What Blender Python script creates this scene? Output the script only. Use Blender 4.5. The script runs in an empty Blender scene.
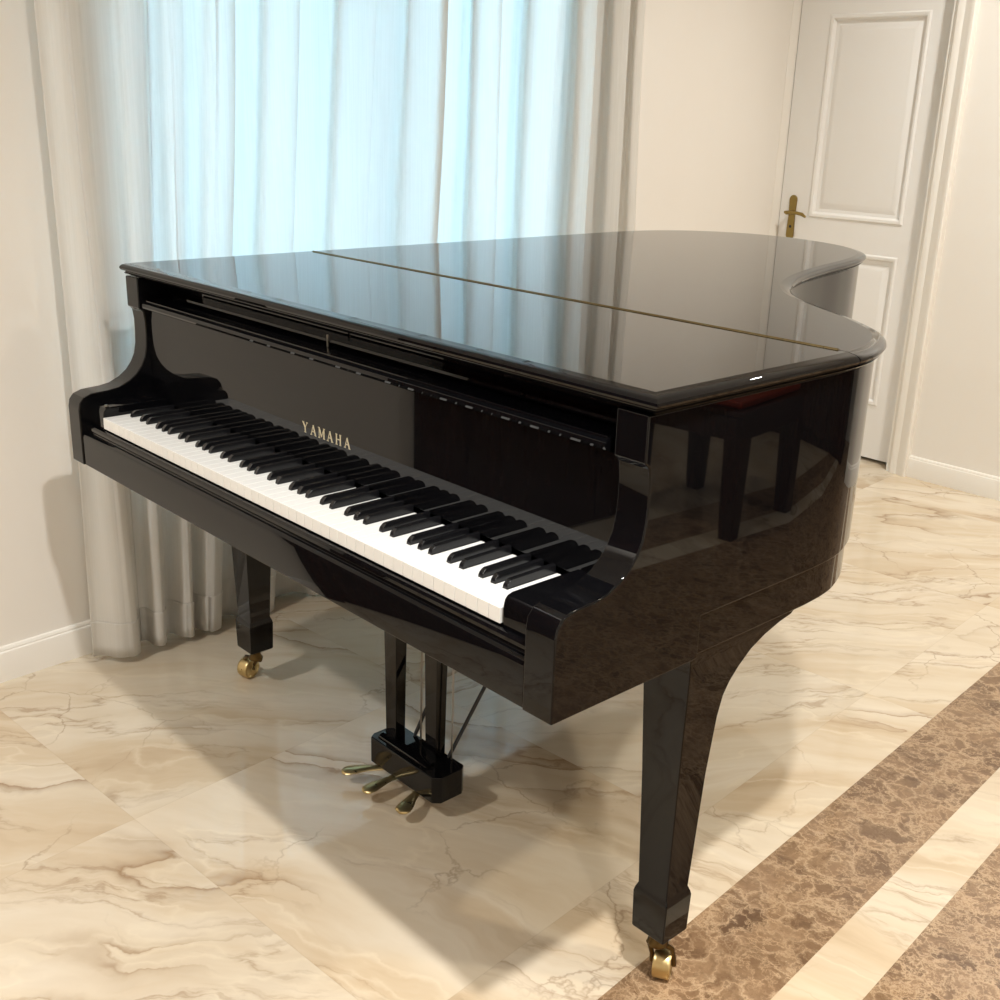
import bpy, bmesh, math, random
from mathutils import Vector, Matrix
random.seed(4)
C = bpy.context.scene.collection
PI = math.pi

# ------------------------------------------------------------------ helpers
def lin(r, g, b):
    f = lambda c: (c/255/12.92 if c/255 <= .04045 else ((c/255+.055)/1.055)**2.4)
    return (f(r), f(g), f(b), 1)

def finish(bm, name, mat, parent=None, smooth=35, bevel=0, seg=2):
    bmesh.ops.recalc_face_normals(bm, faces=bm.faces)
    me = bpy.data.meshes.new(name)
    bm.to_mesh(me); bm.free()
    for m in (mat if isinstance(mat, (list, tuple)) else [mat]):
        me.materials.append(m)
    if smooth:
        for p in me.polygons: p.use_smooth = True
        me.set_sharp_from_angle(angle=math.radians(smooth))
    o = bpy.data.objects.new(name, me)
    C.objects.link(o)
    if parent: o.parent = parent
    if bevel:
        b = o.modifiers.new('bevel', 'BEVEL')
        b.width = bevel; b.segments = seg; b.limit_method = 'ANGLE'; b.angle_limit = math.radians(40)
        b.harden_normals = True
    return o

def box(bm, x0, x1, y0, y1, z0, z1):
    v = [bm.verts.new(p) for p in ((x0,y0,z0),(x1,y0,z0),(x1,y1,z0),(x0,y1,z0),(x0,y0,z1),(x1,y0,z1),(x1,y1,z1),(x0,y1,z1))]
    for f in ((3,2,1,0),(4,5,6,7),(0,1,5,4),(1,2,6,5),(2,3,7,6),(3,0,4,7)):
        bm.faces.new([v[i] for i in f])
    return v

def prism(bm, pts, a, b, axis):
    """extrude a 2-D polygon along an axis: 'x' pts=(y,z), 'y' pts=(x,z), 'z' pts=(x,y)"""
    mk = {'x': lambda p, t: (t, p[0], p[1]), 'y': lambda p, t: (p[0], t, p[1]), 'z': lambda p, t: (p[0], p[1], t)}[axis]
    A = [bm.verts.new(mk(p, a)) for p in pts]; B = [bm.verts.new(mk(p, b)) for p in pts]
    n = len(pts)
    fa = bm.faces.new(A); fb = bm.faces.new(B[::-1])
    for i in range(n): bm.faces.new((A[i], B[i], B[(i+1) % n], A[(i+1) % n]))
    return A, B, fa, fb

def loft(bm, rings, closed=True, cap=True):
    R = [[bm.verts.new(p) for p in r] for r in rings]
    n = len(R[0])
    for a, b in zip(R, R[1:]):
        for i in range(n if closed else n-1):
            j = (i+1) % n
            bm.faces.new((a[i], a[j], b[j], b[i]))
    if cap:
        bm.faces.new(R[0][::-1]); bm.faces.new(R[-1])
    return R

def tube(bm, pts, r, n=10):
    pts = [Vector(p) for p in pts]
    rings = []
    rr = r if isinstance(r, (list, tuple)) else [r]*len(pts)
    for i, p in enumerate(pts):
        t = (pts[min(i+1, len(pts)-1)]-pts[max(i-1, 0)]).normalized()
        u = t.cross(Vector((0, 0, 1)) if abs(t.z) < .9 else Vector((1, 0, 0))).normalized()
        w = t.cross(u)
        rings.append([p+(u*math.cos(2*PI*k/n)+w*math.sin(2*PI*k/n))*rr[i] for k in range(n)])
    loft(bm, rings)

def lathe(bm, prof, M, n=28):
    """prof (radius, height) spun about local z, placed with matrix M"""
    loft(bm, [[M @ Vector((r*math.cos(2*PI*k/n), r*math.sin(2*PI*k/n), h)) for k in range(n)] for r, h in prof])

def catmull(pts, per=10):
    out = []
    n = len(pts)
    for i in range(n-1):
        p0, p1, p2, p3 = [Vector(pts[max(0, min(n-1, k))]) for k in (i-1, i, i+1, i+2)]
        for k in range(per):
            t = k/per
            out.append(.5*((2*p1)+(p2-p0)*t+(2*p0-5*p1+4*p2-p3)*t*t+(3*p1-p0-3*p2+p3)*t**3))
    out.append(Vector(pts[-1]))
    return out

def offset(poly, d, closed=True):
    """inward offset of a counter-clockwise 2-D polygon"""
    n = len(poly); out = []
    for i in range(n):
        p = poly[i]
        a = poly[i-1] if (closed or i > 0) else None
        b = poly[(i+1) % n] if (closed or i < n-1) else None
        ns = []
        if a is not None: e = (p-a).normalized(); ns.append(Vector((-e.y, e.x)))
        if b is not None: e = (b-p).normalized(); ns.append(Vector((-e.y, e.x)))
        if len(ns) == 2:
            m = (ns[0]+ns[1]).normalized(); c = max(.35, m.dot(ns[0])); out.append(p+m*(d/c))
        else: out.append(p+ns[0]*d)
    return out

def tag(o, label=None, cat=None, group=None, kind=None):
    if label: o['label'] = label
    if cat: o['category'] = cat
    if group: o['group'] = group
    if kind: o['kind'] = kind
    return o

# ------------------------------------------------------------------ materials
def mat(name, col=(.8, .8, .8, 1), rough=.5, metal=0, spec=.5, coat=0):
    m = bpy.data.materials.new(name); m.use_nodes = True
    b = m.node_tree.nodes['Principled BSDF']
    b.inputs['Base Color'].default_value = col
    b.inputs['Roughness'].default_value = rough
    b.inputs['Metallic'].default_value = metal
    b.inputs['Specular IOR Level'].default_value = spec
    if coat:
        b.inputs['Coat Weight'].default_value = coat; b.inputs['Coat Roughness'].default_value = .02
    return m

class G:
    def __init__(s, m):
        s.t = m.node_tree; s.n = s.t.nodes; s.l = s.t.links; s.b = s.n.get('Principled BSDF')
    def new(s, typ, **kw):
        nd = s.n.new(typ)
        for k, v in kw.items():
            if k.startswith('i_'):
                key = k[2:]; key = int(key) if key.isdigit() else key.replace('_', ' ')
                if hasattr(v, 'is_output') or isinstance(v, bpy.types.NodeSocket): s.l.new(v, nd.inputs[key])
                else: nd.inputs[key].default_value = v
            else: setattr(nd, k, v)
        return nd
    def math(s, op, a, b=0.0, c=0.0, clamp=False):
        nd = s.n.new('ShaderNodeMath'); nd.operation = op; nd.use_clamp = clamp
        for i, v in enumerate((a, b, c)):
            if isinstance(v, bpy.types.NodeSocket): s.l.new(v, nd.inputs[i])
            else: nd.inputs[i].default_value = v
        return nd.outputs[0]
    def vmath(s, op, a, b=(0, 0, 0)):
        nd = s.n.new('ShaderNodeVectorMath'); nd.operation = op
        for i, v in enumerate((a, b)):
            if isinstance(v, bpy.types.NodeSocket): s.l.new(v, nd.inputs[i])
            else: nd.inputs[i].default_value = v
        return nd.outputs[0]
    def noise(s, vec, scale, detail=4, rough=.5, dist=0, col=False):
        nd = s.new('ShaderNodeTexNoise', i_Vector=vec, i_Scale=scale, i_Detail=detail, i_Roughness=rough, i_Distortion=dist)
        return nd.outputs['Color' if col else 0]
    def ramp(s, fac, stops):
        nd = s.n.new('ShaderNodeValToRGB'); e = nd.color_ramp.elements
        while len(e) < len(stops): e.new(.5)
        for q, (p, c) in zip(e, stops):
            q.position = p; q.color = c if len(c) == 4 else (*c, 1)
        s.l.new(fac, nd.inputs[0]); return nd.outputs[0]
    def mix(s, fac, a, b, blend='MIX'):
        nd = s.n.new('ShaderNodeMix'); nd.data_type = 'RGBA'; nd.blend_type = blend
        for i, v in ((0, fac), (6, a), (7, b)):
            if isinstance(v, bpy.types.NodeSocket): s.l.new(v, nd.inputs[i])
            else: nd.inputs[i].default_value = v
        return nd.outputs[2]

W = (1, 1, 1, 1); K = (0, 0, 0, 1)
black = mat('polished black polyester', (.0028, .0028, .0034, 1), .02, 0, .30)
g = G(black)   # very slight waviness of the lacquer
tc = g.new('ShaderNodeTexCoord').outputs['Object']
bp = g.new('ShaderNodeBump', i_Strength=.006, i_Distance=.002, i_Height=g.noise(tc, 7, 1))
g.l.new(bp.outputs[0], g.b.inputs['Normal'])
satin = mat('satin black', (.006, .006, .007, 1), .28)
keywhite = mat('white key top', lin(240, 240, 237), .22, 0, .5)
keyblack = mat('black key', (.006, .006, .007, 1), .22, 0, .5)
brass = mat('brass', lin(206, 184, 134), .3, 1)
g = G(brass)
tc = g.new('ShaderNodeTexCoord').outputs['Object']
g.l.new(g.ramp(g.noise(tc, 60, 3), [(.3, (.26, .26, .26)), (.75, (.42, .42, .42))]), g.b.inputs['Roughness'])
darkbrass = mat('darkened brass', lin(96, 78, 48), .35, 1)
goldletter = mat('gold inlay', lin(228, 216, 184), .4, .5)
hingebrass = mat('hinge brass', lin(128, 112, 78), .4, 1)
steel = mat('steel rod', lin(150, 145, 135), .3, 1)
mahog = mat('dark mahogany', lin(62, 26, 16), .22)
g = G(mahog)
tc = g.new('ShaderNodeTexCoord').outputs['Object']
st = g.vmath('MULTIPLY', tc, (9, 9, 1.1))
g.l.new(g.ramp(g.noise(st, 4, 5, .6, .8), [(.25, lin(30, 12, 7)), (.7, lin(62, 27, 16))]), g.b.inputs['Base Color'])
redseat = mat('red seat leather', lin(146, 50, 34), .4)

def plaster(name, c1, c2, rough):
    m = mat(name, c1, rough)
    g = G(m)
    tc = g.new('ShaderNodeTexCoord').outputs['Object']
    g.l.new(g.ramp(g.noise(tc, 1.3, 4), [(.3, c1), (.75, c2)]), g.b.inputs['Base Color'])
    bp = g.new('ShaderNodeBump', i_Strength=.04, i_Distance=.004, i_Height=g.noise(tc, 160, 3))
    g.l.new(bp.outputs[0], g.b.inputs['Normal'])
    return m
wallpaint = plaster('warm white wall paint', lin(240, 235, 227), lin(236, 230, 221), .65)
ceilpaint = plaster('ceiling paint', lin(240, 238, 233), lin(236, 233, 228), .8)
trimpaint = mat('white trim lacquer', lin(241, 236, 227), .3)
agedbrass = mat('aged brass', lin(150, 130, 78), .38, 1)
doorpaint = mat('white door lacquer', lin(240, 238, 234), .32)

# sheer curtain: woven cloth that lets daylight through
sheer = bpy.data.materials.new('sheer white voile'); sheer.use_nodes = True
g = G(sheer); g.n.remove(g.b)
tc = g.new('ShaderNodeTexCoord').outputs['Object']
wv = g.noise(g.vmath('MULTIPLY', tc, (260, 260, 3)), 1, 2)
cc = g.ramp(wv, [(.3, lin(240, 238, 233)), (.7, lin(246, 244, 240))])
df = g.new('ShaderNodeBsdfDiffuse', i_Color=cc)
tr = g.new('ShaderNodeBsdfTranslucent', i_Color=cc)
mx = g.new('ShaderNodeMixShader', i_Fac=.48)
g.l.new(df.outputs[0], mx.inputs[1]); g.l.new(tr.outputs[0], mx.inputs[2])
g.l.new(mx.outputs[0], g.n['Material Output'].inputs[0])
hemcloth = sheer

glass = bpy.data.materials.new('window glass'); glass.use_nodes = True
g = G(glass); g.n.remove(g.b)
tr = g.new('ShaderNodeBsdfTransparent', i_Color=(.93, .96, .96, 1)); gl = g.new('ShaderNodeBsdfGlossy', i_Roughness=.02)
mx = g.new('ShaderNodeMixShader'); g.l.new(g.new('ShaderNodeFresnel', i_IOR=1.45).outputs[0], mx.inputs[0])
g.l.new(tr.outputs[0], mx.inputs[1]); g.l.new(gl.outputs[0], mx.inputs[2]); g.l.new(mx.outputs[0], g.n['Material Output'].inputs[0])

# cream marble tiles with flowing brown veins
TILE = .80
def cream(name, tiles=True):
    m = mat(name, lin(222, 200, 168), .09, 0, .5)
    g = G(m)
    P = g.new('ShaderNodeTexCoord').outputs['Object']
    sc = g.vmath('SCALE', P); g.n[-1].inputs['Scale'].default_value = 1/TILE
    sh = g.vmath('ADD', sc, (.38, .12, 0))
    cell = g.vmath('FLOOR', sh)
    wn = g.new('ShaderNodeTexWhiteNoise', noise_dimensions='2D', i_Vector=cell)
    rnd = wn.outputs['Value']; rcol = wn.outputs['Color']
    # each slab is cut from another place of the block and turned a little
    offs = g.vmath('MULTIPLY', rcol, (40, 40, 40))
    q = g.vmath('ADD', P, offs)
    ang = g.math('ADD', g.math('MULTIPLY', rnd, .9), -1.15)
    rot = g.new('ShaderNodeVectorRotate', rotation_type='Z_AXIS', i_Vector=q, i_Angle=ang).outputs[0]
    warp = g.vmath('SCALE', g.vmath('SUBTRACT', g.noise(rot, 1.3, 5, .5, col=True), (.5, .5, .5))); g.n[-1].inputs['Scale'].default_value = .42
    wq = g.vmath('ADD', rot, warp)
    fine = g.vmath('SCALE', g.vmath('SUBTRACT', g.noise(rot, 11, 4, .6, col=True), (.5, .5, .5))); g.n[-1].inputs['Scale'].default_value = .05
    wf = g.vmath('ADD', wq, fine)
    flow = g.noise(g.vmath('MULTIPLY', wq, (.7, 4.2, 1)), 1.4, 5, .55, .1)
    base = g.ramp(flow, [(.27, lin(184, 160, 130)), (.40, lin(205, 186, 158)), (.52, lin(215, 201, 178)), (.62, lin(221, 209, 189)), (.70, lin(209, 192, 167)), (.8, lin(196, 177, 150))])
    cl = g.noise(wq, .8, 3, .5)
    base = g.mix(g.math('MULTIPLY', g.ramp(cl, [(.45, K), (.7, W)]), .3), base, lin(184, 164, 138))
    # streaked brown bands with a dark lip
    n1 = g.noise(g.vmath('MULTIPLY', wf, (.55, 1.9, 1)), 1.25, 4, .5, .1)
    band = g.ramp(n1, [(.462, K), (.480, (.22, .22, .22)), (.494, (.5, .5, .5)), (.500, W), (.504, (.10, .10, .10)), (.52, K)])
    msk = g.ramp(g.noise(rot, 1.2, 2), [(.42, K), (.56, W)])
    base = g.mix(g.math('MULTIPLY', g.math('MULTIPLY', band, msk), .8), base, lin(146, 116, 84))
    n4 = g.noise(g.vmath('MULTIPLY', g.vmath('ADD', wf, (4.7, 3.3, 0)), (.5, 3.0, 1)), 1.6, 6, .6, .1)
    v4 = g.ramp(g.math('ABSOLUTE', g.math('SUBTRACT', n4, .5)), [(0, W), (.010, (.35, .35, .35)), (.03, K)])
    m4 = g.ramp(g.noise(rot, 1.6, 3), [(.40, K), (.58, W)])
    base = g.mix(g.math('MULTIPLY', g.math('MULTIPLY', v4, m4), .55), base, lin(150, 122, 92))
    # hair cracks
    vo = g.new('ShaderNodeTexVoronoi', feature='DISTANCE_TO_EDGE', i_Vector=g.vmath('ADD', wf, fine), i_Scale=3.4)
    v2 = g.ramp(vo.outputs['Distance'], [(0, W), (.006, (.5, .5, .5)), (.013, K)])
    msk2 = g.ramp(g.noise(rot, 2.3, 3), [(.50, K), (.61, W)])
    base = g.mix(g.math('MULTIPLY', g.math('MULTIPLY', v2, msk2), .5), base, lin(134, 106, 80))
    # pale threads
    n3 = g.noise(g.vmath('MULTIPLY', g.vmath('ADD', wf, (1.3, 9.1, 0)), (.6, 2.4, 1)), 1.5, 4, .5)
    v3 = g.ramp(g.math('ABSOLUTE', g.math('SUBTRACT', n3, .5)), [(0, W), (.013, K)])
    base = g.mix(g.math('MULTIPLY', v3, .35), base, lin(230, 218, 194))
    tone = g.ramp(rnd, [(0, (.95, .95, .95)), (1, (1.03, 1.02, 1.01))])
    base = g.mix(1.0, base, tone, 'MULTIPLY')
    if tiles:
        fr = g.vmath('ABSOLUTE', g.vmath('SUBTRACT', g.vmath('FRACTION', sh), (.5, .5, .5)))
        sp = g.new('ShaderNodeSeparateXYZ', i_0=fr)
        mxv = g.math('MAXIMUM', sp.outputs[0], sp.outputs[1])
        jn = g.math('GREATER_THAN', mxv, .5-.0011/TILE)
        base = g.mix(g.math('MULTIPLY', jn, .12), base, lin(150, 125, 98))
    g.l.new(base, g.b.inputs['Base Color'])
    g.l.new(g.ramp(g.noise(P, 9, 3), [(.3, (.045, .045, .045)), (.8, (.075, .075, .075))]), g.b.inputs['Roughness'])
    return m
def emperador(name, scale, light):
    m = mat(name, lin(140, 104, 74), .07, 0, .5)
    g = G(m)
    P = g.new('ShaderNodeTexCoord').outputs['Object']
    w1 = g.vmath('SCALE', g.vmath('SUBTRACT', g.noise(P, 6, 6, .65, col=True), (.5, .5, .5))); g.n[-1].inputs['Scale'].default_value = .20
    w2 = g.vmath('SCALE', g.vmath('SUBTRACT', g.noise(P, 30, 4, .65, col=True), (.5, .5, .5))); g.n[-1].inputs['Scale'].default_value = .045
    q = g.vmath('ADD', g.vmath('ADD', P, w1), w2)
    vo = g.new('ShaderNodeTexVoronoi', feature='DISTANCE_TO_EDGE', i_Vector=q, i_Scale=scale)
    vc = g.new('ShaderNodeTexVoronoi', feature='F1', i_Vector=q, i_Scale=scale)
    vo2 = g.new('ShaderNodeTexVoronoi', feature='DISTANCE_TO_EDGE', i_Vector=g.vmath('ADD', q, (3.1, 1.7, 0)), i_Scale=scale*2.1)
    sep = g.new('ShaderNodeSeparateColor', i_0=vc.outputs['Color'])
    frag = g.ramp(sep.outputs[0], [(0, lin(98, 74, 53)), (.45, lin(122, 95, 70)), (1, lin(152, 123, 94))])
    cl = g.noise(q, 5, 6, .7)
    frag = g.mix(g.ramp(cl, [(.40, K), (.64, W)]), frag, lin(148, 119, 90))
    frag = g.mix(g.ramp(g.noise(q, 26, 4, .7), [(.35, (.5, .5, .5)), (.6, K)]), frag, lin(90, 66, 46))
    e1 = g.ramp(vo.outputs['Distance'], [(0, W), (.04, (.35, .35, .35)), (.14, K)])
    e2 = g.ramp(vo2.outputs['Distance'], [(0, W), (.05, (.3, .3, .3)), (.12, K)])
    mk = g.ramp(g.noise(P, 9, 3), [(.34, K), (.52, W)]); mk1 = g.ramp(g.noise(P, 7, 3, .6), [(.30, (.3, .3, .3)), (.55, W)])
    c = g.mix(g.math('MULTIPLY', g.math('MULTIPLY', e1, mk1), light), frag, lin(194, 166, 133))
    c = g.mix(g.math('MULTIPLY', g.math('MULTIPLY', e2, mk), light*.9), c, lin(186, 157, 124))
    g.l.new(c, g.b.inputs['Base Color'])
    return m
M_cream = cream('cream marble tile'); M_strip = cream('pale marble strip', False)
M_emp = emperador('brown emperador marble', 15, .8); M_emp2 = emperador('fine brown emperador marble', 24, 1)

# ------------------------------------------------------------------ setting
TH = math.radians(4.3)
Y1 = 3.39          # door wall
Z1 = 2.72          # ceiling
# floor: one slab, inlaid with two border bands (frame turned with the room)
bm = bmesh.new()
c, s = math.cos(TH), math.sin(TH)
Xb = .669          # border edge in the turned frame
cuts = [-2.2, Xb, Xb+.203, Xb+.312, Xb+1.47, Xb+1.575, Xb+1.78, 5.2]
idx = [0, 1, 2, 3, 2, 1, 0]
ya, yb = -4.6, 4.3
top = [[bm.verts.new((x, y, 0)) for y in (ya, yb)] for x in cuts]
bot = [[bm.verts.new((x, y, -.12)) for y in (ya, yb)] for x in cuts]
for i, mi in enumerate(idx):
    f = bm.faces.new((top[i][0], top[i+1][0], top[i+1][1], top[i][1])); f.material_index = mi
    bm.faces.new((bot[i][1], bot[i+1][1], bot[i+1][0], bot[i][0])).material_index = mi
    for k in (0, 1): bm.faces.new((top[i][k], bot[i][k], bot[i+1][k], top[i+1][k])).material_index = mi
for e in (0, -1): bm.faces.new((top[e][0], top[e][1], bot[e][1], bot[e][0]))
fl = finish(bm, 'floor', [M_cream, M_emp, M_strip, M_emp2], smooth=0)
fl.rotation_euler = (0, 0, TH); tag(fl, 'polished cream marble floor with a brown marble border', None, kind='structure')

# frame of the window wall: s runs along the wall (local y), room side is local +x
WO = Vector((-1.07, .135, 0))
def wall_empty_matrix(o):
    o.location = WO; o.rotation_euler = (0, 0, TH)
s0, s1 = -3.45, 3.62
wx0, wx1, wz0, wz1 = .15, 1.775, .46, 2.50
bm = bmesh.new()
box(bm, -.22, 0, s0, wx0, 0, Z1); box(bm, -.22, 0, wx1, s1, 0, Z1)
box(bm, -.22, 0, wx0, wx1, 0, wz0); box(bm, -.22, 0, wx0, wx1, wz1, Z1)
wl = finish(bm, 'wall_left', wallpaint, smooth=0); wall_empty_matrix(wl); tag(wl, kind='structure')
# window: frame, mullion, panes
bm = bmesh.new()
fw = .06
box(bm, -.16, -.09, wx0, wx0+fw, wz0, wz1); box(bm, -.16, -.09, wx1-fw, wx1, wz0, wz1)
box(bm, -.16, -.09, wx0+fw, wx1-fw, wz0, wz0+fw); box(bm, -.16, -.09, wx0+fw, wx1-fw, wz1-fw, wz1)
mid = (wx0+wx1)/2
box(bm, -.15, -.10, mid-.03, mid+.03, wz0+fw, wz1-fw)
wn = finish(bm, 'window_1', trimpaint, smooth=0); wall_empty_matrix(wn); tag(wn, kind='structure')
for a, b in ((wx0+fw, mid-.03), (mid+.03, wx1-fw)):
    bm = bmesh.new(); box(bm, -.128, -.122, a, b, wz0+fw, wz1-fw)
    finish(bm, 'pane', glass, wn, smooth=0)

# door wall with opening
dx0, dx1, dz1 = -1.325, -.60, 2.03
def plainwall(name, *boxes, m=wallpaint):
    bm = bmesh.new()
    for b in boxes: box(bm, *b)
    return tag(finish(bm, name, m, smooth=0), kind='structure')
plainwall('wall_back', (-1.62, dx0, Y1, Y1+.2, 0, Z1), (dx1, 1.35, Y1, Y1+.2, 0, Z1), (dx0, dx1, Y1, Y1+.2, dz1, Z1))
plainwall('wall_niche', (1.15, 1.35, Y1+.2, 4.0, 0, Z1), (1.15, 4.35, 4.0, 4.2, 0, Z1))
plainwall('light_block_panel', (-1.62, .2, Y1+.2, Y1+.3, 0, Z1))  # unseen panel added behind the door to stop sky light leaking under it
plainwall('wall_right', (4.15, 4.35, -3.45, 4.0, 0, Z1))
plainwall('wall_front', (-.95, 4.35, -3.45, -3.25, 0, Z1))
plainwall('ceiling', (-1.9, 4.35, -3.45, 4.2, Z1, Z1+.12), m=ceilpaint)

def base_profile():   # (distance from wall, height)
    return [(0, 0), (.014, 0), (.014, .073), (.0125, .077), (.009, .079), (.009, .083), (.006, .088), (0, .0895)]
bm = bmesh.new(); prism(bm, base_profile(), 0, 0, 'y') if False else None
prism(bm, [(d, z) for d, z in base_profile()], -.948, s1-.35, 'y')
bl = finish(bm, 'baseboard_left', trimpaint, smooth=30); wall_empty_matrix(bl); tag(bl, kind='structure')
bm = bmesh.new(); prism(bm, [(Y1-d, z) for d, z in base_profile()], dx1+.078, 1.35, 'x')
tag(finish(bm, 'baseboard_back', trimpaint, smooth=30), kind='structure')
bm = bmesh.new(); prism(bm, [(4.15-d, z) for d, z in base_profile()], -3.24, Y1-.015, 'y')
tag(finish(bm, 'baseboard_right', trimpaint, smooth=30), kind='structure')

# door casing: moulded section swept round the opening, mitred at the head
sec = [(0, 0), (0, .010), (.008, .014), (.012, .018), (.030, .020), (.040, .017), (.048, .021), (.066, .026), (.074, .030), (.082, .030), (.086, .024), (.086, 0)]
bm = bmesh.new()
loft(bm, [[(dx0-d, Y1-t, 0) for d, t in sec], [(dx0-d, Y1-t, dz1+d) for d, t in sec], [(dx1+d, Y1-t, dz1+d) for d, t in sec], [(dx1+d, Y1-t, 0) for d, t in sec]])
# jamb lining
box(bm, dx0-.002, dx0+.012, Y1-.004, Y1+.19, 0, dz1); box(bm, dx1-.012, dx1+.002, Y1-.004, Y1+.19, 0, dz1); box(bm, dx0, dx1, Y1-.004, Y1+.19, dz1-.012, dz1)
tag(finish(bm, 'trim_1', trimpaint, smooth=30), kind='structure')
# door leaf with two moulded panels
lx0, lx1, lz0, lz1, ly = dx0+.015, dx1-.015, .016, dz1-.015, Y1+.055
bm = bmesh.new()
xs = [lx0, -1.165, -.725, lx1]; zs = [lz0, .245, .868, .995, 1.80, lz1]
vv = {(i, j): bm.verts.new((x, ly, z)) for i, x in enumerate(xs) for j, z in enumerate(zs)}
for i in range(3):
    for j in range(5):
        q = [vv[i, j], vv[i+1, j], vv[i+1, j+1], vv[i, j+1]]
        if i == 1 and j in (1, 3):
            x0, x1, z0, z1 = xs[1], xs[2], zs[j], zs[j+1]
            prev = q
            for ins, dp in ((.006, -.006), (.016, -.004), (.024, .010), (.038, .012), (.060, .004), (.066, .003)):
                r = [bm.verts.new(p) for p in ((x0+ins, ly+dp, z0+ins), (x1-ins, ly+dp, z0+ins), (x1-ins, ly+dp, z1-ins), (x0+ins, ly+dp, z1-ins))]
                for k in range(4): bm.faces.new((prev[k], prev[(k+1) % 4], r[(k+1) % 4], r[k]))
                prev = r
            bm.faces.new(prev)
        else: bm.faces.new(q)
bk = [bm.verts.new((x, ly+.042, z)) for x, z in ((lx0, lz0), (lx1, lz0), (lx1, lz1), (lx0, lz1))]
bm.faces.new(bk)
B = [vv[i, 0] for i in range(4)]; R_ = [vv[3, j] for j in range(6)]; T = [vv[3-i, 5] for i in range(4)]; L = [vv[0, 5-j] for j in range(6)]
for side, (p, q) in ((B, (0, 1)), (R_, (1, 2)), (T, (2, 3)), (L, (3, 0))): bm.faces.new(side+[bk[q], bk[p]])
door = tag(finish(bm, 'door_1', doorpaint, smooth=25), kind='structure')
hx = -1.246
bm = bmesh.new()
pl = [(hx+.0185*math.cos(a), 1.062+.019*math.sin(a)) for a in [PI*k/10 for k in range(11)]]+[(hx-.0155, .99), (hx-.0185, .94)]+[(hx+.0185*math.cos(a), .912+.019*math.sin(a)) for a in [PI+PI*k/10 for k in range(11)]]+[(hx+.0155, .99)]
prism(bm, pl, ly-.007, ly+.001, 'y')
hp = tag(finish(bm, 'handle_plate', agedbrass, door, 30, .002), 'aged brass handle plate')
bm = bmesh.new()
tube(bm, [(hx, ly, 1.008), (hx, ly-.03, 1.008), (hx, ly-.046, 1.008)], .0085, 12)
tube(bm, [(hx-.012, ly-.042, 1.009), (hx+.02, ly-.044, 1.01), (hx+.05, ly-.044, 1.010), (hx+.075, ly-.042, 1.006), (hx+.092, ly-.04, .996)], [.006, .0075, .007, .0075, .005], 12)
tag(finish(bm, 'lever_handle', agedbrass, door, 50), 'aged brass lever handle')
bm = bmesh.new(); lathe(bm, [(.006, 0), (.006, .002), (.004, .004)], Matrix.Translation((hx, ly-.006, .948)) @ Matrix.Rotation(PI/2, 4, 'X'), 14)
finish(bm, 'keyhole', satin, door, 50)

# curtain track on the ceiling
bm = bmesh.new(); box(bm, .075, .125, -.25, 2.3, Z1-.035, Z1)
ct = finish(bm, 'trim_2', trimpaint, smooth=0); wall_empty_matrix(ct); tag(ct, kind='structure')

# ------------------------------------------------------------------ curtain
edges = [-.032, .022, .109, .199, .252, .299, .379, .424, .548, .633, .751, .869, 1.008, 1.087, 1.248, 1.347, 1.447, 1.592, 1.687, 1.786, 1.878, 1.978, 2.04, 2.10]
bot_edges = [-.034, .035, .10, .135, .175, .205, .245, .275, .33, .43, .56, .70, .86, .99, 1.14, 1.28, 1.41, 1.56, 1.67, 1.77, 1.87, 1.97, 2.04, 2.10]
def fold(sv, ed, amp):
    for i in range(len(ed)-1):
        if sv <= ed[i+1] or i == len(ed)-2:
            t = (sv-ed[i])/(ed[i+1]-ed[i]); w = ed[i+1]-ed[i]
            a = -1 if i % 2 == 0 else 1
            k = math.cos(PI*max(0, min(1, t)))
            k = math.copysign(abs(k)**.75, k)
            return a*k*amp*min(1, .45+w/.16)
lap = [.08, .10, .12, .06, .05, .07, .06]+[random.uniform(.21, .34) for _ in edges]
bm = bmesh.new()
NS, NZ = 552, 26
grid = []
for j in range(NZ+1):
    tz = j/NZ
    z = .014+(Z1-.035-.014)*tz
    low = (1-tz)**1.6
    row = []
    for i in range(NS+1):
        u = i/NS*(len(edges)-1); k = min(int(u), len(edges)-2); f = u-k
        sa = edges[k]+(edges[k+1]-edges[k])*f; sb = bot_edges[k]+(bot_edges[k+1]-bot_edges[k])*f
        sv = sa*(1-low)+sb*low
        t = k+f
        a = -1 if k % 2 == 0 else 1
        cc = math.cos(PI*f); cc = math.copysign(abs(cc)**.9, cc)
        wd = edges[k+1]-edges[k]
        amp = (.017+.020*low)*min(1, .5+wd/.2)
        n = .100+a*cc*amp+.006*math.sin(9*sv+3*z)+.004*math.sin(31*sv-2.1*z)
        sv += lap[k]*wd*math.sin(PI*f*2)*(1-.35*low)+.004*math.sin(2.2*z+k*1.7)
        if tz > .97: n = .1+(n-.1)*.75
        row.append(bm.verts.new((n, sv, z+(.006*math.sin(7*sv+1) if j == 0 else 0))))
    grid.append(row)
for j in range(NZ):
    for i in range(NS):
        bm.faces.new((grid[j][i], grid[j][i+1], grid[j+1][i+1], grid[j+1][i]))
cu = finish(bm, 'sheer_curtain', sheer, smooth=0)
for p in cu.data.polygons: p.use_smooth = True
so = cu.modifiers.new('cloth', 'SOLIDIFY'); so.thickness = .0012; so.offset = 0
wall_empty_matrix(cu)
tag(cu, 'floor-length sheer white curtain in soft pleats across the bright window', 'curtain')
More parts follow.
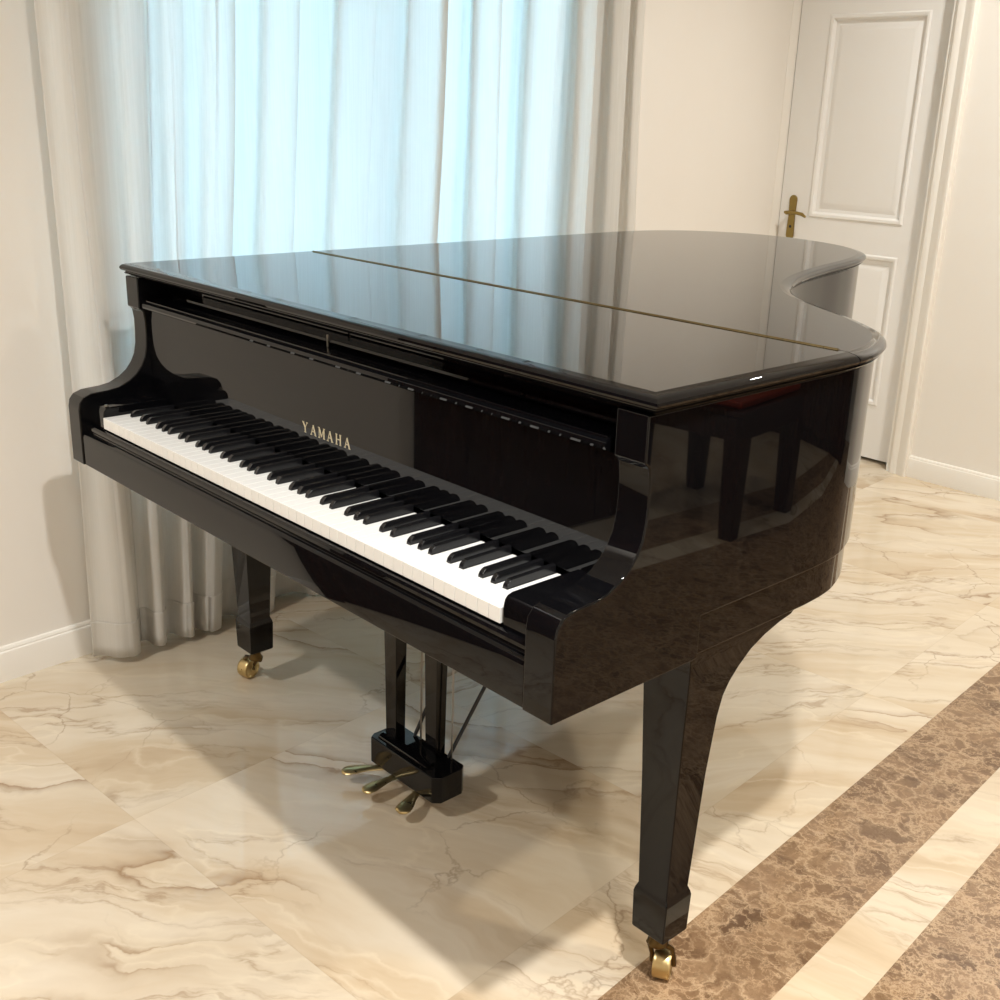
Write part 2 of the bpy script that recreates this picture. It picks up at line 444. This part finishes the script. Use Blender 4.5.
# stitched double hem along the bottom and the side
bm = bmesh.new()
rows = grid_co = None
me = cu.data
gco = [[me.vertices[j*(NS+1)+i].co.copy() for i in range(NS+1)] for j in range(NZ+1)]
zh = .115
def at_z(i, z):
    for j in range(NZ):
        a, b = gco[j][i], gco[j+1][i]
        if a.z <= z <= b.z: return a.lerp(b, (z-a.z)/(b.z-a.z))
    return gco[0][i].copy()
rr = []
for z in (None, .05, zh-.004, zh):
    row = []
    for i in range(NS+1):
        p = gco[0][i].copy() if z is None else at_z(i, z)
        i0, i1 = max(0, i-1), min(NS, i+1)
        t = (gco[0][i1]-gco[0][i0]); t.z = 0; t.normalize()
        row.append(bm.verts.new(p+Vector((t.y, -t.x, 0))*.0026))
    rr.append(row)
for a, b in zip(rr, rr[1:]):
    for i in range(NS): bm.faces.new((a[i], a[i+1], b[i+1], b[i]))
hm = finish(bm, 'hem', hemcloth, cu, smooth=0)
for p in hm.data.polygons: p.use_smooth = True
so = hm.modifiers.new('cloth', 'SOLIDIFY'); so.thickness = .0012; so.offset = 0
tag(hm, 'double stitched bottom hem')

# ------------------------------------------------------------------ grand piano
piano = bpy.data.objects.new('grand_piano', None); C.objects.link(piano)
tag(piano, 'polished black grand piano with closed lid and open keyboard, standing on the marble floor', 'piano')
HW = .737; RZ0, RZ1 = .70, 1.0185; LT = 1.045
LID_Y, SEAM = .1455, .622
# lid outline, counter-clockwise from the front left corner
right = catmull([(.752, .52), (.7518, .59), (.7485, .645), (.7375, .70), (.706, .778), (.652, .853), (.565, .925), (.475, .982), (.392, 1.037), (.318, 1.10), (.252, 1.185), (.197, 1.29), (.152, 1.41),
                 (.110, 1.56), (.076, 1.71), (.036, 1.84), (-.030, 1.965), (-.155, 2.065), (-.330, 2.118), (-.500, 2.105), (-.640, 2.02), (-.722, 1.89), (-.752, 1.74), (-.754, 1.55)], 9)
outline = [Vector((-.754, LID_Y)), Vector((.752, LID_Y))] + right
# lid
prof = [(-.024, LT), (-.021, LT-.0006), (-.0155, LT-.0018), (-.011, LT-.0024), (-.008, LT-.0034), (-.004, LT-.0050), (-.001, LT-.0080), (0, LT-.0115), (-.0015, LT-.0150), (-.0045, LT-.0172), (-.0085, LT-.0184), (-.009, LT-.0202), (-.007, LT-.0220), (-.009, LT-.0240), (-.013, LT-.0252), (-.020, RZ1+.0008)]
full = bmesh.new()
rings = []
for d, z in prof[::-1]:
    rings.append([(p.x, p.y, z) for p in offset(outline, -d)])
loft(full, rings)
me_full = bpy.data.meshes.new('tmp'); full.to_mesh(me_full); full.free()
def half(front):
    bm = bmesh.new(); bm.from_mesh(me_full)
    y = SEAM-.0012 if front else SEAM+.0012
    geo = bm.verts[:]+bm.edges[:]+bm.faces[:]
    r = bmesh.ops.bisect_plane(bm, geom=geo, plane_co=(0, y, 0), plane_no=(0, 1, 0), clear_outer=front, clear_inner=not front)
    ed = [e for e in bm.edges if e.is_boundary]
    bmesh.ops.edgenet_fill(bm, edges=ed)
    return bm
def flat_top(o):      # keep the big level faces dead flat beside their moulded edge
    me = o.data
    lev = {p.index for p in me.polygons if abs(p.normal.z) > .9999 and p.area > .05}
    ek = {}
    for p in me.polygons:
        for k in p.edge_keys: ek.setdefault(k, []).append(p.index)
    at = me.attributes.get('sharp_edge') or me.attributes.new('sharp_edge', 'BOOLEAN', 'EDGE')
    for e in me.edges:
        if any(i in lev for i in ek[tuple(sorted(e.vertices))]): at.data[e.index].value = True
flat_top(finish(half(True), 'front_lid', black, piano, 28))
flat_top(finish(half(False), 'lid', black, piano, 28))
bpy.data.meshes.remove(me_full)
# piano hinge along the seam: leaves and knuckles
bm = bmesh.new()
box(bm, -.722, .712, SEAM-.0038, SEAM+.0038, LT-.001, LT+.0004)
N = 58
for k in range(N):
    a = -.722+1.434*k/N; b = a+1.434/N-.0016
    pts = [(SEAM+.0026*math.cos(t), LT+.0002+.0022*math.sin(t)) for t in [PI*q/6 for q in range(7)]]
    prism(bm, pts, a, b, 'x')
tag(finish(bm, 'lid_hinge', hingebrass, piano, 40), 'long brass hinge between the two lid leaves')

# case: two arms with S-shaped fronts joined to the bent rim
arm = [(0, .632), (0, .752), (.003, .767), (.012, .778), (.030, .7845), (.050, .786), (.070, .787), (.093, .791), (.117, .802), (.134, .815), (.147, .831), (.156, .849), (.1605, .872), (.162, .897), (.162, .925), (.159, .946), (.154, .952), (.150, .9535), (.150, RZ1), (.30, RZ1), (.30, RZ0), (.30, .632)]
bm = bmesh.new()
TK = .055
def arm_part(xo, xi):
    A = [bm.verts.new((xo, y, z)) for y, z in arm]; Bv = [bm.verts.new((xi, y, z)) for y, z in arm]
    bm.faces.new(A); bm.faces.new(Bv[::-1])
    n = len(arm)
    for i in range(n):
        if i == 19: continue          # open where the rim carries on
        bm.faces.new((A[i], Bv[i], Bv[(i+1) % n], A[(i+1) % n]))
    return A[20], A[19], Bv[20], Bv[19]
ra = arm_part(HW, HW-TK); la = arm_part(-HW, -HW+TK)
case_line = [p for p in offset(outline, .016)][2:]
chain = [Vector((HW, .30))]+[p for p in case_line if p.y > .62 or p.x < 0]+[Vector((-HW, 1.0)), Vector((-HW, .30))]
chain[1:1] = [Vector((HW, .50)), Vector((HW-.0003, .585))]
chain = [Vector((max(-HW, min(HW, p.x)), p.y)) for p in chain]
inner = offset(chain, TK, closed=False)
inner[0] = Vector((HW-TK, .30)); inner[-1] = Vector((-HW+TK, .30))
R = []
for p, q in zip(chain, inner):
    R.append([bm.verts.new((p.x, p.y, RZ0)), bm.verts.new((p.x, p.y, RZ1)), bm.verts.new((q.x, q.y, RZ1)), bm.verts.new((q.x, q.y, RZ0))])
for k, side in ((0, ra), (-1, la)):
    bm.verts.remove(R[k][0]); bm.verts.remove(R[k][1]); bm.verts.remove(R[k][2]); bm.verts.remove(R[k][3])
    R[k] = [side[0], side[1], side[3], side[2]]
for a, b in zip(R, R[1:]):
    for i in range(4): bm.faces.new((a[i], a[(i+1) % 4], b[(i+1) % 4], b[i]))
finish(bm, 'case', black, piano, 30, .0028, 3)
# bottom frame, set in a finger's width under the rim
bl_ = offset(chain, .006, closed=False)
bl_ = [Vector((HW-.006, .27))]+bl_+[Vector((-HW+.006, .27))]
bm = bmesh.new(); prism(bm, [(p.x, p.y) for p in bl_], .634, RZ0+.003, 'z')
finish(bm, 'bottom_frame', black, piano, 30, .003, 2)
# keybed with its moulded front rail
xi = HW-TK
kb = [(.003, .633), (.003, .694), (.0045, .700), (.010, .7035), (.0145, .7045), (.0155, .707), (.0125, .7105), (.0125, .7165), (.0155, .7205), (.019, .7215), (.022, .7215), (.022, .700), (.26, .700), (.26, .633)]
bm = bmesh.new(); prism(bm, kb, -xi+.0015, xi-.0015, 'x')
finish(bm, 'key_bed', black, piano, 30, .0012, 2)
# cheek blocks at both ends of the keyboard
KX = .6125
for sgn in (1, -1):
    pts = [(.024, .703), (.024, .752), (.026, .760), (.031, .7655), (.040, .768), (.168, .768), (.168, .703)]
    bm = bmesh.new(); a, b = sorted((sgn*(KX+.0025), sgn*(xi-.0012)))
    prism(bm, pts, a, b, 'x'); finish(bm, 'key_block', black, piano, 30, .0015, 2)
# left block's little screw plate
bm = bmesh.new(); lathe(bm, [(.0045, 0), (.0045, .0025), (.003, .0035)], Matrix.Translation((-KX-.012, .036, .768)), 14)
finish(bm, 'block_screw', steel, piano, 40)
# fallboard, folded up behind the keys
FY = .170
bm = bmesh.new(); prism(bm, [(FY, .756), (FY, .950), (FY+.020, .950), (FY+.022, .756)], -xi+.001, xi-.001, 'x')
fb = finish(bm, 'fallboard', black, piano, 30, .0012, 2)
bm = bmesh.new(); prism(bm, [(.152, .957), (.150, .961), (.151, .966), (.155, .9695), (.162, .971), (.215, .971), (.215, .951), (.171, .951), (.166, .9535), (.158, .9545)], -xi+.016, xi-.016, 'x')
finish(bm, 'fallboard_rail', black, fb, 30)
bm = bmesh.new()
box(bm, -xi+.02, xi-.02, .158, .1605, .9705, .9735)
finish(bm, 'rail_bead', black, fb, 30, .0008, 1)
# gold lettering, built stroke by stroke
def stroke(bm, x0, z0, x1, z1, w):
    d = Vector((x1-x0, z1-z0)); n = Vector((-d.y, d.x)).normalized()*w/2
    prism(bm, [(x0+n.x, z0+n.y), (x1+n.x, z1+n.y), (x1-n.x, z1-n.y), (x0-n.x, z0-n.y)], FY-.0007, FY+.0004, 'y')
def serif(bm, x, z, w=.0052): stroke(bm, x-w/2, z, x+w/2, z, .0013)
def letter(bm, ch, x, z, h):
    t, n = .0030, .0014
    if ch == 'Y':
        stroke(bm, x-.0062, z+h, x, z+h*.46, t); stroke(bm, x+.0062, z+h, x, z+h*.46, n); stroke(bm, x, z, x, z+h*.5, t)
        for q in ((x-.0062, z+h), (x+.0062, z+h), (x, z)): serif(bm, *q)
    if ch == 'A':
        stroke(bm, x-.0068, z, x, z+h, n); stroke(bm, x+.0068, z, x-.0004, z+h, t); stroke(bm, x-.0042, z+h*.34, x+.0042, z+h*.34, n)
        for q in ((x-.0068, z), (x+.0068, z)): serif(bm, *q)
    if ch == 'M':
        stroke(bm, x-.0075, z, x-.0075, z+h, n); stroke(bm, x+.0075, z, x+.0075, z+h, t); stroke(bm, x-.0072, z+h, x, z+h*.12, t); stroke(bm, x+.0072, z+h, x, z+h*.12, n)
        for q in ((x-.0075, z), (x+.0075, z), (x-.0082, z+h), (x+.0082, z+h)): serif(bm, *q)
    if ch == 'H':
        stroke(bm, x-.0058, z, x-.0058, z+h, t); stroke(bm, x+.0058, z, x+.0058, z+h, t); stroke(bm, x-.005, z+h*.52, x+.005, z+h*.52, n)
        for q in ((x-.0058, z), (x+.0058, z), (x-.0058, z+h), (x+.0058, z+h)): serif(bm, *q)
bm = bmesh.new()
for k, ch in enumerate('YAMAHA'): letter(bm, ch, -.078+.0262*k, .8125, .0185)
tag(finish(bm, 'lettering', goldletter, fb, 0), 'spaced gold maker lettering inlaid in the fallboard')
# front panel behind the fallboard rail, with its ledge, and the little lid lock
bm = bmesh.new()
prism(bm, [(.226, .955), (.226, RZ1-.002), (.250, RZ1-.002), (.250, .88), (.232, .88), (.232, .9), (.216, .9), (.216, .946), (.219, .951)], -xi+.001, xi-.001, 'x')
fp = finish(bm, 'front_panel', black, piano, 30, .001, 2)
bm = bmesh.new(); prism(bm, [(.205, .976), (.203, .980), (.205, .984), (.226, .984), (.226, .976)], -xi+.05, xi-.03, 'x')
finish(bm, 'ledge', black, fp, 30)
bm = bmesh.new(); box(bm, -.052, -.047, .2015, .2045, .971, .992); finish(bm, 'lid_lock', steel, fp, 30, .0006, 1)

# keyboard: 52 white and 36 black keys
KW = 2*KX/52
names = 'ABCDEFG'
whites = [names[i % 7] for i in range(52)]
offb = {'A': .08, 'C': -.10, 'D': .10, 'F': -.13, 'G': 0}
blacks = []
for i in range(51):
    if whites[i] in 'ACDFG': blacks.append((i, -KX+KW*(i+1)+offb[whites[i]]*KW*.9))
BW = .0104
wy0, wy1, wyb, wz = .0215, .1685, .0715, .7477
bx = {i: x for i, x in blacks}
for i in range(52):
    x0 = -KX+KW*i+.00045; x1 = -KX+KW*(i+1)-.00045
    a = x0 if (i-1) not in bx else bx[i-1]+BW/2+.0009
    b = x1 if i not in bx else bx[i]-BW/2-.0009
    pts = [(x0, wy0), (x1, wy0), (x1, wyb-.001)]
    if b != x1: pts += [(b, wyb-.001)]
    pts += [(b, wy1), (a, wy1)]
    if a != x0: pts += [(a, wyb-.001)]
    if (x0, wyb-.001) != pts[-1]: pts += [(x0, wyb-.001)]
    bm = bmesh.new(); prism(bm, pts, .7245, wz, 'z')
    finish(bm, 'white_key', keywhite, piano, 30, .0007, 2)
def black_mesh():
    bm = bmesh.new()
    h = .0122
    def ring(y, z0, z1, wt, wb): return [(-wb/2, y, z0), (wb/2, y, z0), (wt/2, y, z1), (-wt/2, y, z1)]
    loft(bm, [ring(wyb, wz-.006, wz+.001, BW*.95, BW), ring(wyb+.0015, wz-.006, wz+.006, BW*.88, BW), ring(wyb+.006, wz-.006, wz+h-.0015, BW*.80, BW), ring(wyb+.010, wz-.006, wz+h, BW*.78, BW), ring(wy1, wz-.006, wz+h+.0004, BW*.78, BW)])
    return bm
proto = None
for i, x in blacks:
    if proto is None:
        proto = finish(black_mesh(), 'black_key', keyblack, piano, 40, .0009, 2); o = proto
    else:
        o = proto.copy(); C.objects.link(o); o.parent = piano
    o.location = (x, 0, 0)

# legs
def make_leg(cx, cy, caster_dir, gusset, wheel_ang):
    yc = 0
    bm = bmesh.new()
    def rect(hx, y0, y1, z): return [(-hx, y0, z), (hx, y0, z), (hx, y1, z), (-hx, y1, z)]
    # tapered shaft, collar and pyramid foot
    low = [rect(.007, -.007, .007, .086), rect(.0335, -.0310, .0310, .1045), rect(.0352, -.0325, .0325, .174), rect(.0335, -.031, .031, .181), rect(.0300, -.0275, .0275, .190), rect(.0365, -.034, .036, .40)]
    if gusset:      # the top sweeps back into a bracket
        up = [(.0405, -.038, .045, .50), (.042, -.039, .053, .535), (.043, -.040, .065, .556), (.0435, -.0405, .085, .576), (.044, -.041, .113, .597), (.0445, -.042, .147, .612), (.045, -.044, .185, .623), (.0455, -.048, .214, .6285), (.0455, -.054, .222, .6345), (.0455, -.056, .222, .645)]
    else:
        up = [(.0440, -.041, .046, .585), (.0450, -.044, .050, .608), (.0460, -.050, .055, .625), (.0470, -.060, .060, .645)]
    loft(bm, low+[rect(h, y0, y1, z) for h, y0, y1, z in up])
    lg = finish(bm, 'leg', black, piano, 25, .002, 2)
    lg.location = (cx, cy, 0)
    # caster
    ox, oy = caster_dir
    d = Vector((math.cos(wheel_ang), math.sin(wheel_ang), 0)); f = Vector((-d.y, d.x, 0))
    ctr = Vector((ox, oy, .026))
    bm = bmesh.new()
    lathe(bm, [(.017, 0), (.018, .004), (.014, .010), (.010, .020)], Matrix.Translation((0, 0, .072)), 20)
    for sg in (1, -1):
        tube(bm, [Vector((0, 0, .071))+d*sg*.0150, Vector((ox*.5, oy*.5, .062))+d*sg*.0185, Vector((ox*.9, oy*.9, .042))+d*sg*.0185, ctr+d*sg*.0185], [.0045, .0045, .004, .0045], 10)
    tube(bm, [Vector((0, 0, .0735))-d*.017, Vector((0, 0, .0735))+d*.017], .006, 10)
    ca = tag(finish(bm, 'caster_fork', darkbrass, lg, 50), 'dark brass caster fork')
    bm = bmesh.new()
    Mx = Matrix.Translation(ctr) @ d.to_track_quat('Z', 'Y').to_matrix().to_4x4()
    lathe(bm, [(.005, -.0135), (.019, -.0135), (.021, -.0150), (.0245, -.0145), (.0258, -.012), (.026, -.008), (.026, .008), (.0258, .012), (.0245, .0145), (.021, .0150), (.019, .0135), (.005, .0135)], Mx, 36)
    wh = finish(bm, 'caster_wheel', brass, lg, 35)
    return lg
make_leg(.682, .342, (.004, .014), True, math.radians(30))
make_leg(-.635, .368, (-.050, .006), True, math.radians(15))
make_leg(-.25, 1.72, (-.03, .02), False, math.radians(20))

# pedal lyre
ly_root = bpy.data.objects.new('pedal_lyre', None); C.objects.link(ly_root); ly_root.parent = piano
bm = bmesh.new()
pts = [(-.121, .350), (-.112, .336), (.095, .336), (.108, .350), (.108, .405), (.098, .418), (-.112, .418), (-.121, .405)]
prism(bm, pts, .041, .102, 'z')
finish(bm, 'pedal_box', black, ly_root, 30, .003, 2)
bm = bmesh.new()
prism(bm, [(.347, .102), (.349, .1065), (.356, .1085), (.368, .1085), (.368, .101), (.347, .101)], -.100, .062, 'x')
finish(bm, 'top_moulding', black, ly_root, 30)
for x0, y0 in ((-.081, .379), (.028, .399)):
    bm = bmesh.new()
    def rc(hx, hy, z, dx=0): return [(x0-hx+dx, y0-hy, z), (x0+hx+dx, y0-hy, z), (x0+hx+dx, y0+hy, z), (x0-hx+dx, y0+hy, z)]
    loft(bm, [rc(.0175, .0125, .100), rc(.0190, .0135, .25), rc(.0225, .0165, .50), rc(.0235, .017, .636)])
    finish(bm, 'lyre_post', black, ly_root, 25, .0015, 2)
bm = bmesh.new(); box(bm, -.125, .075, .355, .43, .622, .6355); finish(bm, 'lyre_top_block', black, ly_root, 30, .002, 2)
for rx, ry in ((-.118, .42), (-.036, .418), (.066, .418)) :
    bm = bmesh.new(); tube(bm, [(rx, ry-.006, .095), (rx, ry-.004, .636)], .0021, 8)
    finish(bm, 'pedal_rod', steel, ly_root, 50)
for a, b in (((-.055, .408, .098), (-.036, .70, .64)), ((.056, .410, .098), (.075, .78, .64))):
    bm = bmesh.new(); a, b = Vector(a), Vector(b)
    tube(bm, [a, a.lerp(b, .02), b], [.003, .0042, .0042], 10)
    finish(bm, 'lyre_brace', satin, ly_root, 50)
for root, tip in (((-.085, .342), (-.136, .276)), ((-.037, .340), (-.043, .266)), ((.040, .340), (.066, .278))):
    r = Vector((*root, 0)); t = Vector((*tip, 0)); d = (t-r); Ld = d.length; d.normalize(); n = Vector((-d.y, d.x, 0))
    st = [(-.30, .0095, .0445), (.10, .0095, .0445), (.32, .0115, .044), (.52, .0150, .0425), (.72, .0175, .0405), (.86, .0170, .039), (.94, .0135, .038), (.985, .0075, .0375), (1.0, .0030, .0375)]
    rings = []
    for q, w, z in st:
        cpt = r+d*Ld*q; h = .0042 if q < .95 else .0028
        rings.append([cpt+n*w*math.cos(a)+Vector((0, 0, z-.008+h*math.sin(a)*(1 if abs(math.cos(a)) < .8 else .8))) for a in [2*PI*k/14 for k in range(14)]])
    bm = bmesh.new(); loft(bm, rings)
    tag(finish(bm, 'pedal', brass, ly_root, 60), 'worn brass foot pedal')

# ------------------------------------------------------------------ furniture the lacquer mirrors
stool = bpy.data.objects.new('stool', None); C.objects.link(stool)
stool.location = (2.22, 2.36, 0); stool.rotation_euler = (0, 0, math.radians(-6.8))
tag(stool, 'dark mahogany stool with red seat, mirrored in the piano side', 'stool')
bm = bmesh.new(); box(bm, -.222, .222, -.240, .240, .355, .44); finish(bm, 'apron', mahog, stool, 30, .006, 2)
bm = bmesh.new(); box(bm, -.232, .232, -.250, .250, .44, .462); finish(bm, 'seat_frame', mahog, stool, 30, .006, 2)
bm = bmesh.new(); box(bm, -.205, .205, -.222, .222, .462, .490); tag(finish(bm, 'seat', redseat, stool, 30, .010, 3), 'red leather seat')
for sx in (-1, 1):
    for sy in (-1, 1):
        bm = bmesh.new()
        def sq(h, z): return [(sx*.195-h, sy*.210-h, z), (sx*.195+h, sy*.210-h, z), (sx*.195+h, sy*.210+h, z), (sx*.195-h, sy*.210+h, z)]
        loft(bm, [sq(.026, 0), sq(.029, .06), sq(.036, .37)]); finish(bm, 'leg', mahog, stool, 20, .003, 2)

def cabinet(name, label, w, d, h, loc, rz):
    r = bpy.data.objects.new(name, None); C.objects.link(r); r.location = loc; r.rotation_euler = (0, 0, rz)
    tag(r, label, 'cabinet')
    bm = bmesh.new()
    box(bm, -w/2, w/2, 0, d, .05, h); box(bm, -w/2-.015, w/2+.015, -.015, d, h, h+.035); box(bm, -w/2+.02, w/2-.02, .02, d-.02, 0, .05)
    finish(bm, 'body', mahog, r, 30, .004, 2)
    n = max(2, round(w/.5))
    for k in range(n):
        x0 = -w/2+.02+(w-.04)*k/n; x1 = -w/2+.02+(w-.04)*(k+1)/n
        bm = bmesh.new(); box(bm, x0+.004, x1-.004, -.018, 0, .08, h-.03)
        dr = finish(bm, 'cabinet_door', mahog, r, 30, .004, 2)
        bm = bmesh.new(); lathe(bm, [(.006, 0), (.006, .012), (.013, .018), (.012, .026), (.004, .03)], Matrix.Translation(((x1-.04) if k % 2 == 0 else x0+.04, -.018, h*.52)) @ Matrix.Rotation(PI/2, 4, 'X'), 16)
        finish(bm, 'knob', brass, dr, 50)
    return r
sa, sb, dh = -2.40, -1.03, 2.10      # dark double door further along the window wall
bm = bmesh.new()
box(bm, .001, .030, sa-.08, sa, 0, dh+.08); box(bm, .001, .030, sb, sb+.08, 0, dh+.08); box(bm, .001, .030, sa, sb, dh, dh+.08)
for k in range(2):
    x0 = sa+(sb-sa)*k/2+.003; x1 = sa+(sb-sa)*(k+1)/2-.003
    box(bm, .001, .016, x0, x1, .01, dh-.003)
    for z0, z1 in ((.18, .85), (1.0, 1.95)): box(bm, .016, .024, x0+.11, x1-.11, z0, z1)
d2 = tag(finish(bm, 'door_2', mahog, None, 30, .003, 2), kind='structure'); wall_empty_matrix(d2)
bm = bmesh.new(); tube(bm, [(.014, -1.76, 1.0), (.055, -1.76, 1.0), (.06, -1.80, 1.0), (.06, -1.88, .998)], .009, 12)
finish(bm, 'lever_handle', agedbrass, d2, 50)
cabinet('sideboard', 'long dark mahogany sideboard against the door wall, mirrored in the piano side', 1.15, .40, .95, (2.25, 3.50, 0), 0)

# ------------------------------------------------------------------ light
w = bpy.data.worlds.new('sky'); bpy.context.scene.world = w; w.use_nodes = True
bg = w.node_tree.nodes['Background']
bg.inputs['Color'].default_value = (.40, .715, 1.0, 1); bg.inputs['Strength'].default_value = 8.7
def downlight(x, y, watt, r=.07, col=(1, .97, .92), spread=150):
    L = bpy.data.lights.new('downlight', 'AREA'); L.shape = 'DISK'; L.size = 2*r; L.energy = watt; L.color = col; L.spread = math.radians(spread)
    o = bpy.data.objects.new('downlight', L); C.objects.link(o); o.location = (x, y, Z1-.004)
    return o
downlight(1.45, -.30, 47, .05, (1, .985, .955))
downlight(-.35, -1.8, 30, .07, (1, .985, .955))
downlight(2.15, 1.3, 22, .07, (1, .90, .72))
downlight(.25, 2.65, 27)
downlight(3.2, -1.2, 24)

# ------------------------------------------------------------------ camera
cam = bpy.data.cameras.new('camera'); co = bpy.data.objects.new('camera', cam); C.objects.link(co)
cx, cy, cz, yaw, pitch, roll, fpx = 1.6164, -.9257, 1.3700, -.8182, .3283, .0322, 1129.69
fwd = Vector((math.sin(yaw)*math.cos(pitch), math.cos(yaw)*math.cos(pitch), -math.sin(pitch)))
rt = Vector((math.cos(yaw), -math.sin(yaw), 0)); up = rt.cross(fwd)
r2 = rt*math.cos(roll)+up*math.sin(roll); u2 = -rt*math.sin(roll)+up*math.cos(roll)
Mc = Matrix((r2, u2, -fwd)).transposed().to_4x4(); Mc.translation = (cx, cy, cz)
co.matrix_world = Mc
cam.sensor_width = 36; cam.lens = fpx/1000*36; cam.clip_start = .02
sc = bpy.context.scene; sc.camera = co
sc.view_settings.view_transform = 'Standard'; sc.view_settings.look = 'None'; sc.view_settings.gamma = 1
sc.view_settings.exposure = 0.14
sc.cycles.max_bounces = 12; sc.cycles.glossy_bounces = 6; sc.cycles.transmission_bounces = 8; sc.cycles.transparent_max_bounces = 8
sc.cycles.sample_clamp_indirect = 6
